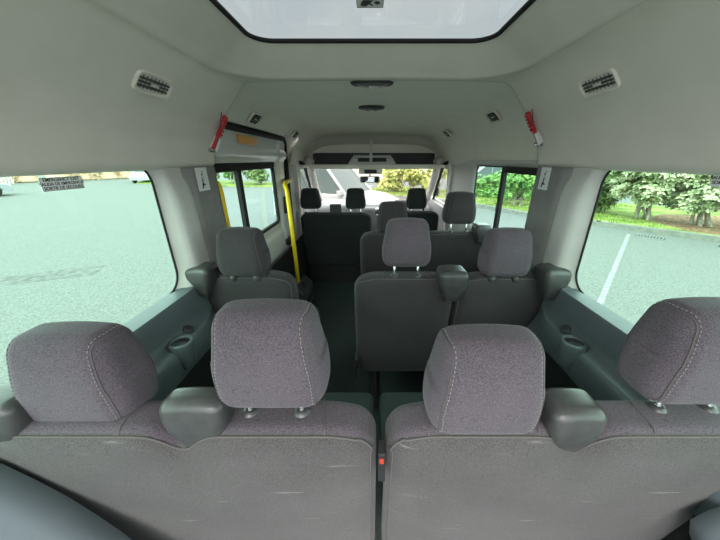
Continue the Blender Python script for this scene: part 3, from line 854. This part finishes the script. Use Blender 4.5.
grab('grab_pole', 'long yellow grab pole ahead of the sliding door beside the cab seat', smooth_path([(-.815, 2.75, .16), (-.815, 2.75, .5), (-.828, 2.75, 1.22), (-.868, 2.82, 1.29), (-.895, 3.09, 1.30)]), .021, [((-.815, 2.75, .165), (0, 0, 1))])
grab('grab_rail', 'short yellow grab handle on the pillar behind the sliding door', smooth_path([(-.868, 1.56, .98), (-.872, 1.63, 1.0), (-.872, 1.62, 1.375), (-.872, 1.53, 1.405)]), .017, [])
# step housing at the pole's foot
sb = thing('step_housing', 'dark step housing at the foot of the yellow pole', 'step housing', (-.755, 2.78, 0))
b = bmesh.new(); rbox(b, (.07, .20, .15), .03, (3, 4, 3), 3, lambda v: Vector((v.x*(1-.3*(v.z > 0)), v.y, v.z-.10*(v.x+.07)/.14*(v.z > 0))), (0, 0, .152)); build('shell', b, M['charcoal'], sb, smooth=True)
b = bmesh.new(); bbox(b, (.02, -.12, .30), (.012, .02, .03), .004); build('latch', b, M['dark'], sb)

# stickers
def sticker(name, label, m4, w, h, m, group=None):
    root = thing(name, label, 'sticker', group=group); root.matrix_world = m4
    b = bmesh.new(); box(b, (0, 0, 0), (w/2, h/2, .0006)); build('backing', b, m, root)
    return root
def mat4(loc, x, y):
    x, y = Vector(x).normalized(), Vector(y).normalized(); m = Matrix((x, y, x.cross(y))).transposed().to_4x4(); m.translation = loc; return m
e = sticker('exit_sticker', 'grey emergency exit sticker in three languages on the left window', mat4((-.9165, .846, 1.437), (0, 1, .0), (0, 0, 1)), .118, .036, M['sticker_grey'])
for k, (tx, sz) in enumerate((('EMERGENCY EXIT', .0126), ('SALIDA DE EMERGENCIA', .0112), ('SORTIE DE SECOURS', .0118))):
    text(tx, sz, 'lettering', M['ink'], e, (0, .0112-.0112*k, .001), (0, 0, 0), .0003, .00012)
b = bmesh.new(); pts = rrect(0, 0, .058, .017, .001, 1); tube(b, [(x, y, .0008) for x, y in pts], .0005, 4, closed=True); build('border', b, M['ink'], e)
def pict(root):
    b = bmesh.new()
    lathe(b, [(0, .001), (.0055, .001), (.0055, .0004)], 14, Matrix.Translation((-.004, -.008, 0)))
    prism(b, [(-.012, -.042), (-.006, -.042), (-.003, -.028), (.014, -.031), (.014, -.025), (.002, -.020), (.004, -.014), (-.006, -.014), (-.013, -.026)], .0004, .0012, 'z')
    prism(b, [(-.016, -.044), (-.013, -.044), (-.009, -.018), (-.012, -.018)], .0004, .0012, 'z')
    build('seated_figure', b, M['ink'], root)
    b = bmesh.new()
    lathe(b, [(0, .001), (.004, .001), (.004, .0004)], 12, Matrix.Translation((.006, .034, 0)))
    prism(b, [(-.006, .024), (.002, .03), (.005, .024), (0, .012), (-.004, .014)], .0004, .0012, 'z')
    for k in range(4): box(b, (0, .008-.0045*k, .001), (.011, .0008, .0003))
    build('pictogram', b, M['ink'], root)
s1 = sticker('belt_sticker', 'white seat belt pictogram sticker on the left pillar', mat4((-.8545, 1.445, 1.412), (.014, 1, 0), (-.016, 0, 1)), .095, .108, M['sticker_white'], 'seat belt stickers'); pict(s1)
s2 = sticker('belt_sticker', 'white seat belt pictogram sticker on the right pillar', mat4((.8545, 1.495, 1.412), (.014, -1, 0), (.016, 0, 1)), .08, .108, M['sticker_white'], 'seat belt stickers'); pict(s2)
s3 = sticker('hatch_sticker', 'white pictogram sticker on the roof hatch glass', mat4((-.028, 1.105, HZ+.0025), (1, 0, 0), (0, -1, 0)), .084, .062, M['sticker_white'])
b = bmesh.new()
tube(b, [(x, y, .0008) for x, y in rrect(0, 0, .041, .030, .001, 1)], .0008, 4, closed=True)
prism(b, [(-.03, -.02), (-.012, -.022), (-.004, -.008), (.006, -.02), (.010, -.02), (.0, .0), (.012, .012), (-.02, .015), (-.028, .0)], .0004, .0012, 'z')
prism(b, [(.012, -.004), (.022, -.012), (.032, -.006), (.028, .006), (.018, .010)], .0004, .0012, 'z')
build('pictogram', b, M['ink'], s3)
s4 = sticker('exit_sticker', 'pale exit sticker on the right window, cut by the photo edge', mat4((.9165, .752, 1.455), (0, -1, 0), (0, 0, 1)), .118, .046, M['sticker_white'])
for k, (tx, sz) in enumerate((('EMERGENCY EXIT', .0126), ('SALIDA DE EMERGENCIA', .0112), ('SORTIE DE SECOURS', .0118))):
    text(tx, sz, 'lettering', M['ink'], s4, (0, .0125-.0125*k, .001), (0, 0, 0), .0003, .00012)

# =================================================================== OUTSIDE
b = bmesh.new(); box(b, (0, 20, GZ-.05), (140, 140, .05))
tag(build('ground', b, M['asphalt']), 'pale asphalt car park around the van', 'ground', kind='structure')
front = [(13.0, 3.3), (9.85, 7.55), (7.95, 9.8), (6.6, 11.1), (5.4, 13.6), (4.2, 15.6), (1.7, 17.2), (-.4, 18.4), (-.6, 22)]
back = [(1.5, 25), (5.5, 20.5), (9.0, 17.6), (12.3, 14.6), (15.2, 12.3), (17.5, 6)]
b = bmesh.new(); prism(b, front+back, GZ-.02, GZ+.13, 'z')
isl = build('verge', b, M['turf'], smooth=False); tag(isl, 'grassy planted island beyond the parking bay', 'verge', kind='structure')
b = bmesh.new()
for (a, c) in zip(front, front[1:]):
    a, c = Vector(a), Vector(c); d = (c-a).normalized(); n = Vector((-d.y, d.x))
    q = [a-d*.06+n*.10, c+d*.06+n*.10, c+d*.06-n*.12, a-d*.06-n*.12]
    prism(b, [(v.x, v.y) for v in q], GZ-.02, GZ+.15, 'z')
kb = build('kerb', b, M['concrete']); tag(kb, 'pale concrete kerb edging the planted island', 'kerb', kind='structure')
b = bmesh.new(); prism(b, [(9.6, 8.45), (12.6, 4.2), (16.8, 6.3), (14.7, 10.6), (11.6, 11.3), (10.0, 10.2)], GZ+.10, GZ+.137, 'z')
tag(build('mulch', b, M['mulch']), 'brown bark mulch bed under the pale shrubs', 'mulch', kind='stuff')
def ribbon(name, label, cat, p, q, w, m, z=.004):
    p, q = Vector(p), Vector(q); d = (q-p).normalized(); n = Vector((-d.y, d.x))*w/2
    b = bmesh.new(); prism(b, [(p+n)[:], (q+n)[:], (q-n)[:], (p-n)[:]], GZ-.002, GZ+z, 'z')
    o = build(name, b, m); tag(o, label, cat); return o
tag(ribbon('parking_line', 'white painted parking bay line outside the right window', 'road marking', (7.95, 8.50), (3.6, 3.95), .085, M['line']), kind='structure')
tag(ribbon('asphalt_patch', 'dark rectangular repair patch outside the left window', 'road patch', (-7.75, 4.55), (-5.75, 5.5), .62, M['patch'], .003), kind='structure')
def grate(label, loc, ang):
    r = thing('drain_grate', label, 'drain grate', (*loc, GZ), (0, 0, ang), 'kerb drain grates')
    b = bmesh.new()
    for k in range(9): box(b, (-.28+.07*k, 0, .010), (.016, .17, .012))
    for s in (-1, 1): box(b, (0, s*.19, .006), (.33, .02, .010))
    build('bars', b, M['iron'], r)
    b = bmesh.new(); box(b, (0, 0, .001), (.32, .19, .003)); build('pit', b, M['vent_dark'], r)
grate('iron drain grate beside the parking line', (8.28, 8.15), math.radians(-50))
grate('iron drain grate farther right along the kerb', (9.45, 6.95), math.radians(-52))
# grass blades on the verge
b = bmesh.new()
def in_poly(x, y, P):
    c = False
    for (x1, y1), (x2, y2) in zip(P, P[1:]+P[:1]):
        if (y1 > y) != (y2 > y) and x < (x2-x1)*(y-y1)/(y2-y1)+x1: c = not c
    return c
cnt = 0
while cnt < 6000:
    x, y = random.uniform(-.6, 12), random.uniform(8, 24)
    if not in_poly(x, y, front+back) or (x > 9.4 and y < 13): continue
    cnt += 1; a = random.uniform(0, PI); h = random.uniform(.05, .13); w = .02
    dx_, dy_ = math.cos(a)*w, math.sin(a)*w; lx_, ly_ = random.uniform(-.05, .05), random.uniform(-.05, .05)
    b.faces.new([b.verts.new((x-dx_, y-dy_, GZ+.12)), b.verts.new((x+dx_, y+dy_, GZ+.12)), b.verts.new((x+lx_, y+ly_, GZ+.13+h))])
tag(build('grass', b, M['grassblade']), 'rough grass growing on the island', 'grass', kind='stuff')

def leaves(b, c, rad, n, size, rosette=True):
    for _ in range(n):
        while True:
            v = Vector((random.uniform(-1, 1), random.uniform(-1, 1), random.uniform(-1, 1)))
            if .35 < v.length < 1: break
        p = Vector(c)+Vector((v.x*rad[0], v.y*rad[1], v.z*rad[2]))
        k = 4 if rosette else 2
        a0 = random.uniform(0, 2*PI); up = (v+Vector((random.uniform(-.5, .5), random.uniform(-.5, .5), .9+random.uniform(-.3, .3)))).normalized()
        t = up.orthogonal().normalized(); s = size*random.uniform(.7, 1.3)
        for i in range(k):
            q = Matrix.Rotation(a0+2*PI*i/k, 3, up)
            d = (q @ t + up*.25).normalized(); w = up.cross(d).normalized()*s*.28
            m = p+d*s*.5+up*.0
            b.faces.new([b.verts.new(p), b.verts.new(m-w), b.verts.new(p+d*s-up*s*.12), b.verts.new(m+w)])
def limb(b, p, q, r0, r1, bend=.12, n=6):
    p, q = Vector(p), Vector(q); off = Vector((random.uniform(-1, 1), random.uniform(-1, 1), random.uniform(-.3, .3)))*bend*(q-p).length
    tube(b, [p+(q-p)*t+off*math.sin(PI*t) for t in lin(0, 1, n)], [r0+(r1-r0)*t for t in lin(0, 1, n)], 7)
def shrub(name, label, cat, x, y, r, h, m, stems=4, n=1500, size=.11, base=.35, group=None, clumps=9, z=GZ+.12):
    root = thing(name, label, cat, (x, y, z), group=group)
    cl = []
    for i in range(clumps):
        a = 2*PI*i/clumps+random.uniform(-.4, .4); rr = r*random.uniform(.25, .72) if i else 0
        cz = h*(base+(1-base)*random.uniform(.12, .80))
        cl.append(((rr*math.cos(a), rr*math.sin(a), cz), r*random.uniform(.34, .50)))
    for i in range(stems):
        b = bmesh.new(); a = 2*PI*i/stems+random.uniform(-.5, .5)
        tip = cl[i % len(cl)][0]; mid = (tip[0]*.4+.22*math.cos(a+.9), tip[1]*.4+.22*math.sin(a+.9), tip[2]*random.uniform(.4, .6))
        limb(b, (.24*math.cos(a), .24*math.sin(a), -.03), mid, .055, .04, .13); limb(b, mid, tip, .038, .015, .2)
        limb(b, mid, cl[(i+3) % len(cl)][0], .028, .012, .12)
        build('trunk', b, M['bark'], root, smooth=True)
    b = bmesh.new()
    for c, rr in cl: leaves(b, c, (rr, rr, rr*.8*h/max(h, 1.2)), n//clumps, size)
    build('foliage', b, M[m], root)
    return root
SG = 'shrubs on the planted island'
shrub('flowering_shrub', 'leafy multi stemmed shrub at the front edge of the right window', 'shrub', 9.15, 12.3, 1.2, 2.3, 'leaf', 5, 3000, .14, .10, SG, 12)
shrub('flowering_shrub', 'pale leaved shrub with crooked grey stems, centre of the right window', 'shrub', 10.0, 10.3, 1.2, 2.35, 'leaf_pale', 6, 2800, .15, .19, SG, 12)
shrub('flowering_shrub', 'slim stemmed pale shrub right of the crooked shrub, over the mulch', 'shrub', 10.9, 9.15, 1.1, 2.35, 'leaf_pale', 5, 2600, .15, .20, SG, 12)
shrub('flowering_shrub', 'pale shrub on the mulch by the right window sticker', 'shrub', 11.7, 7.7, 1.1, 2.3, 'leaf_pale', 5, 2200, .15, .16, SG, 11)
shrub('low_bush', 'low dark green bush behind the shrub stems in the right window', 'bush', 9.9, 13.2, .95, 1.35, 'leaf_dark', 3, 1300, .10, .05, SG)
shrub('low_bush', 'low dark bush at the far right of the mulch bed', 'bush', 13.5, 8.8, .8, 1.25, 'leaf_dark', 3, 1000, .10, .05, SG)
shrub('round_bush', 'bright green bush behind the rear pane of the right sliding window', 'bush', 6.9, 13.6, 1.2, 2.5, 'leaf_bright', 4, 2300, .11, .06, SG, 12)
shrub('round_bush', 'bright green bush, low, seen through the front pane of the right sliding window', 'bush', 6.9, 17.4, 1.15, 1.35, 'leaf_bright', 3, 1800, .11, .04, SG, 10)
shrub('round_bush', 'bright green bush at the back of the island, above the second row headrest', 'bush', 8.2, 15.9, 1.0, 1.5, 'leaf_bright', 3, 1500, .11, .04, SG, 10)
FG = 'yellow green bushes beyond the windscreen'
shrub('hedge_bush', 'yellow green bush beyond the windscreen, just right of the mirror', 'bush', 1.3, 19.6, 1.0, 1.7, 'leaf_yellow', 3, 1500, .12, .05, FG, 10)
shrub('hedge_bush', 'yellow green bush beyond the windscreen, left of the driver headrest', 'bush', 2.6, 19.2, 1.1, 2.0, 'leaf_yellow', 3, 1600, .12, .05, FG, 10)
shrub('hedge_bush', 'yellow green bush beyond the windscreen, behind the driver headrest', 'bush', 3.9, 18.6, 1.1, 2.5, 'leaf_yellow', 3, 1700, .12, .05, FG, 11)
shrub('hedge_bush', 'yellow green bush seen through the right cab door window', 'bush', 5.0, 17.4, 1.0, 2.4, 'leaf_yellow', 3, 1500, .12, .05, FG, 10)
LG = 'trees across the car park on the left'
for (x, y, r, h, m, l) in ((-10.5, 27.0, 1.45, 3.4, 'leaf', 'dark green tree seen at the front edge of the sliding door window'),
                          (-13.2, 28.0, 1.45, 3.6, 'leaf_bright', 'bright green tree seen in the middle of the sliding door front pane'),
                          (-16.5, 29.0, 1.45, 3.3, 'leaf', 'green tree seen near the sash of the sliding door window'),
                          (-20.0, 31.0, 1.45, 3.2, 'leaf_pale', 'pale tree seen through the rear pane of the sliding door window')):
    shrub('small_tree', l, 'tree', x, y, r, h, m, 4, 1500, .22, .12, LG, 12, GZ)
b = bmesh.new(); prism(b, [(-26, 34), (-23, 28.5), (-16, 26.2), (-8.4, 24.4), (-7, 28), (-20, 34)], GZ-.01, GZ+.07, 'z')
tag(build('verge', b, M['turf']), 'narrow grass verge across the car park on the left', 'verge', kind='structure')
# far left boundary: pale fence then orange flowering bank
fn = thing('paling_fence', 'pale paling fence along the far side of the car park', 'fence', (-36.6, 25.0, GZ))
b = bmesh.new()
for k in range(56):
    t = k*.22; box(b, (t*.35-2.5, t*.94-8, .75), (.03, .075, .75), Matrix.Rotation(-.36, 3, 'Z'))
build('palings', b, M['fence'], fn)
b = bmesh.new()
for z in (.4, 1.1): tube(b, [(-2.6, -8.2, z), (1.75, 3.6, z)], .04, 6)
build('rail', b, M['fence'], fn)
HG = 'low hedges along the far left of the car park'
def hedge(label, p, q, h, m):
    p, q = Vector(p), Vector(q); L = (q-p).length; a = math.atan2(q.y-p.y, q.x-p.x); c = (p+q)/2
    root = thing('hedge', label, 'hedge', (c.x, c.y, GZ), (0, 0, a), HG)
    b = bmesh.new(); leaves(b, (0, 0, h*.5), (L*.5, .65, h*.62), 2200, .20); build('foliage', b, M[m], root)
    b = bmesh.new(); rbox(b, (L/2, .5, h*.45), .2, (20, 2, 3), 3, lambda v: v+Vector((0, .15*math.sin(v.x*3), .12*math.sin(v.x*2.1)*(v.z > 0))), (0, 0, h*.45)); build('core', b, M[m], root, smooth=True)
hedge('pale green hedge behind the paling fence at the far left', (-44, 19), (-38.8, 27.5), 1.9, 'leaf_pale')
hedge('orange flowering hedge right of the exit sticker', (-34.6, 31.2), (-30.4, 37.0), 1.7, 'pinkbed')
hedge('orange flowering hedge behind the exit sticker', (-37.9, 26.9), (-35.1, 30.9), 1.7, 'pinkbed')
hedge('yellow green hedge by the front edge of the left window', (-29.6, 38), (-26.5, 41.5), 1.9, 'leaf_yellow')

# cars
def car(label, loc, ang, paint, L=4.5, W=1.8, H=1.5, suv=False, group=None):
    root = thing('car', label, 'car', (*loc, GZ), (0, 0, ang), group)
    hb = H*.60; r = .33*(H/1.5)
    # body: length profile, x forward
    pr = [(-L/2, r*.75), (-L/2+.04, hb*.86), (-L/2+.25, hb), (L*.20, hb), (L*.36, hb*.93), (L/2-.08, hb*.78), (L/2, hb*.55), (L/2-.02, r*.75)]
    for cx in (L*.32, -L*.31):
        arc = [(cx+(r+.06)*math.cos(a), r*.98+(r+.06)*math.sin(a)*.98) for a in lin(0, PI, 8)]
        pr += [p for p in arc if p[1] > r*.74]
    if suv: pr[2] = (-L/2+.1, hb)
    b = bmesh.new()
    n = len(pr)
    secs = []
    for yy, ins, dz in ((-W/2, .06, 0), (-W/2+.05, .0, .0), (W/2-.05, .0, .0), (W/2, .06, 0)):
        secs.append([b.verts.new((x*(1-ins*.1), yy, z-(ins*.6 if z > r*1.6 else 0))) for x, z in pr])
    for A, B in zip(secs, secs[1:]):
        for i in range(n): b.faces.new([A[i], A[(i+1) % n], B[(i+1) % n], B[i]])
    b.faces.new(secs[0][::-1]); b.faces.new(secs[-1])
    bmesh.ops.triangulate(b, faces=[f_ for f_ in b.faces if len(f_.verts) > 4])
    bmesh.ops.recalc_face_normals(b, faces=b.faces)
    build('body', b, paint, root, auto=35)
    rx0, rx1 = (-L*.47, L*.04) if suv else (-L*.26, L*.05)
    bx0, bx1 = (-L*.49, L*.22) if suv else (-L*.40, L*.23)
    b = bmesh.new(); w0, w1 = W/2-.06, W/2-.20
    bot_ = [b.verts.new(v) for v in ((bx0, -w0, hb-.02), (bx1, -w0, hb-.02), (bx1, w0, hb-.02), (bx0, w0, hb-.02))]
    top_ = [b.verts.new(v) for v in ((rx0, -w1, H-.02), (rx1, -w1, H-.02), (rx1, w1, H-.02), (rx0, w1, H-.02))]
    b.faces.new(bot_[::-1]); b.faces.new(top_)
    for i in range(4): b.faces.new([bot_[i], bot_[(i+1) % 4], top_[(i+1) % 4], top_[i]])
    build('window_glass', b, M['carglass'], root)
    b = bmesh.new(); bbox(b, ((rx0+rx1)/2, 0, H-.01), ((rx1-rx0)/2+.03, w1+.03, .035), .03, 2)
    for s in (-1, 1):
        for (xa, xb) in ((bx0, rx0), (bx1, rx1), (-L*.08, -L*.09)) + (((-L*.28, -L*.285),) if suv else ()):
            tube(b, [(xa, s*w0, hb-.02), (xb, s*w1, H-.02)], .045, 6)
    build('roof', b, paint, root, auto=40)
    for cx in (L*.32, -L*.31):
        for s in (-1, 1):
            b = bmesh.new(); mt = Matrix.Translation((cx, s*(W/2-.10), r)) @ Matrix.Rotation(-s*PI/2, 4, 'X')
            lathe(b, [(0, .08), (r*.6, .08), (r*.66, .10), (r*.95, .10), (r, .06), (r, -.1), (0, -.1)], 20, mt); w = build('wheel', b, M['rubber'], root, auto=40)
            b = bmesh.new(); lathe(b, [(0, .11), (r*.2, .105), (r*.6, .09)], 14, mt); build('hub_cap', b, M['carsilver'], w, auto=40)
    for s in (-1, 1):
        b = bmesh.new(); bbox(b, (L/2-.10, s*(W/2-.28), hb*.72), (.09, .17, .06), .02); build('headlamp', b, M['headlamp'], root)
        b = bmesh.new(); bbox(b, (-L/2+.04, s*(W/2-.22), hb*.80), (.05, .14, .07), .02); build('tail_lamp', b, M['taillamp'], root)
        b = bmesh.new(); bbox(b, (bx1-.12, s*(W/2+.07), hb+.06), (.07, .10, .07), .02); build('door_mirror', b, paint, root)
    return root
car('white sport utility car parked across the front of the windscreen', (-1.25, 9.9), math.radians(-26), M['carwhite'], 4.1, 1.85, 1.95, True)
car('graphite car parked beyond the bright bushes in the right sliding window', (9.9, 26.0), math.radians(172), M['cardark'], 4.6, 1.8, 1.65, True)
car('silver car at the far left edge of the left window', (-25.1, 17.3), math.radians(60), M['carsilver'], 4.4, 1.8, 1.5)
car('white car far across the car park at the front edge of the left window', (-23.5, 31.0), math.radians(290), M['carwhite'], 4.6, 1.85, 1.75, True)
car('white car parked on the street behind the pale shrubs', (24.0, 21.5), math.radians(140), M['carwhite'], 4.6, 1.85, 1.6)
# house
hs = thing('house', 'pale house with dark windows far beyond the windscreen', 'house', (2.6, 38, GZ))
b = bmesh.new(); box(b, (0, 0, 1.7), (5, 3, 1.7)); build('wall', b, M['stonewall'], hs)
b = bmesh.new(); prism(b, [(-3.4, 3.35), (3.4, 3.35), (0, 5.0)], -5.4, 5.4, 'x'); build('roof', b, M['roofing'], hs)
for k in range(4):
    b = bmesh.new(); box(b, (-3.6+2.4*k, -3.0, 1.9), (.62, .05, .55)); build('window', b, M['carglass'], hs)
b = bmesh.new(); box(b, (2.4, -3.02, 1.0), (.45, .05, 1.0)); build('front_door', b, M['bark'], hs)

# =================================================================== WORLD, CAMERA
W = bpy.data.worlds.new('overcast'); S.world = W; W.use_nodes = True
nt = W.node_tree; nt.nodes.clear()
out = nt.nodes.new('ShaderNodeOutputWorld'); bg = nt.nodes.new('ShaderNodeBackground')
tc = nt.nodes.new('ShaderNodeTexCoord')
n = nt.nodes.new('ShaderNodeTexNoise'); n.inputs['Scale'].default_value = 5; n.inputs['Detail'].default_value = 6
r = nt.nodes.new('ShaderNodeValToRGB')
r.color_ramp.elements[0].position = .3; r.color_ramp.elements[1].position = .7
r.color_ramp.elements[0].color = (.84, .90, .96, 1); r.color_ramp.elements[1].color = (1, 1, 1, 1)
nt.links.new(tc.outputs['Generated'], n.inputs['Vector']); nt.links.new(n.outputs['Fac'], r.inputs['Fac'])
nt.links.new(r.outputs['Color'], bg.inputs['Color']); bg.inputs['Strength'].default_value = 2.7
nt.links.new(bg.outputs[0], out.inputs[0])
sun = bpy.data.lights.new('veiled_sun', 'SUN'); sun.energy = 2.2; sun.angle = math.radians(40); sun.color = (1, .97, .92)
so = bpy.data.objects.new('veiled_sun', sun); COL.objects.link(so); so.rotation_euler = (math.radians(46), math.radians(0), math.radians(-8))

cam = bpy.data.cameras.new('camera'); co = bpy.data.objects.new('camera', cam); COL.objects.link(co)
cam.sensor_width = 36; cam.lens = 14.0; cam.clip_start = .02; cam.clip_end = 500
cam.shift_x = -12/720
co.location = (-.022, 0, 1.5)
co.rotation_euler = (PI/2-math.atan2(110, 280), 0, 0)
S.camera = co
S.view_settings.view_transform = 'Standard'; S.view_settings.look = 'None'; S.view_settings.gamma = 1
S.view_settings.use_curve_mapping = False
S.view_settings.exposure = 1.0
S.cycles.use_denoising = True
S.cycles.max_bounces = 12; S.cycles.diffuse_bounces = 6; S.cycles.transparent_max_bounces = 16
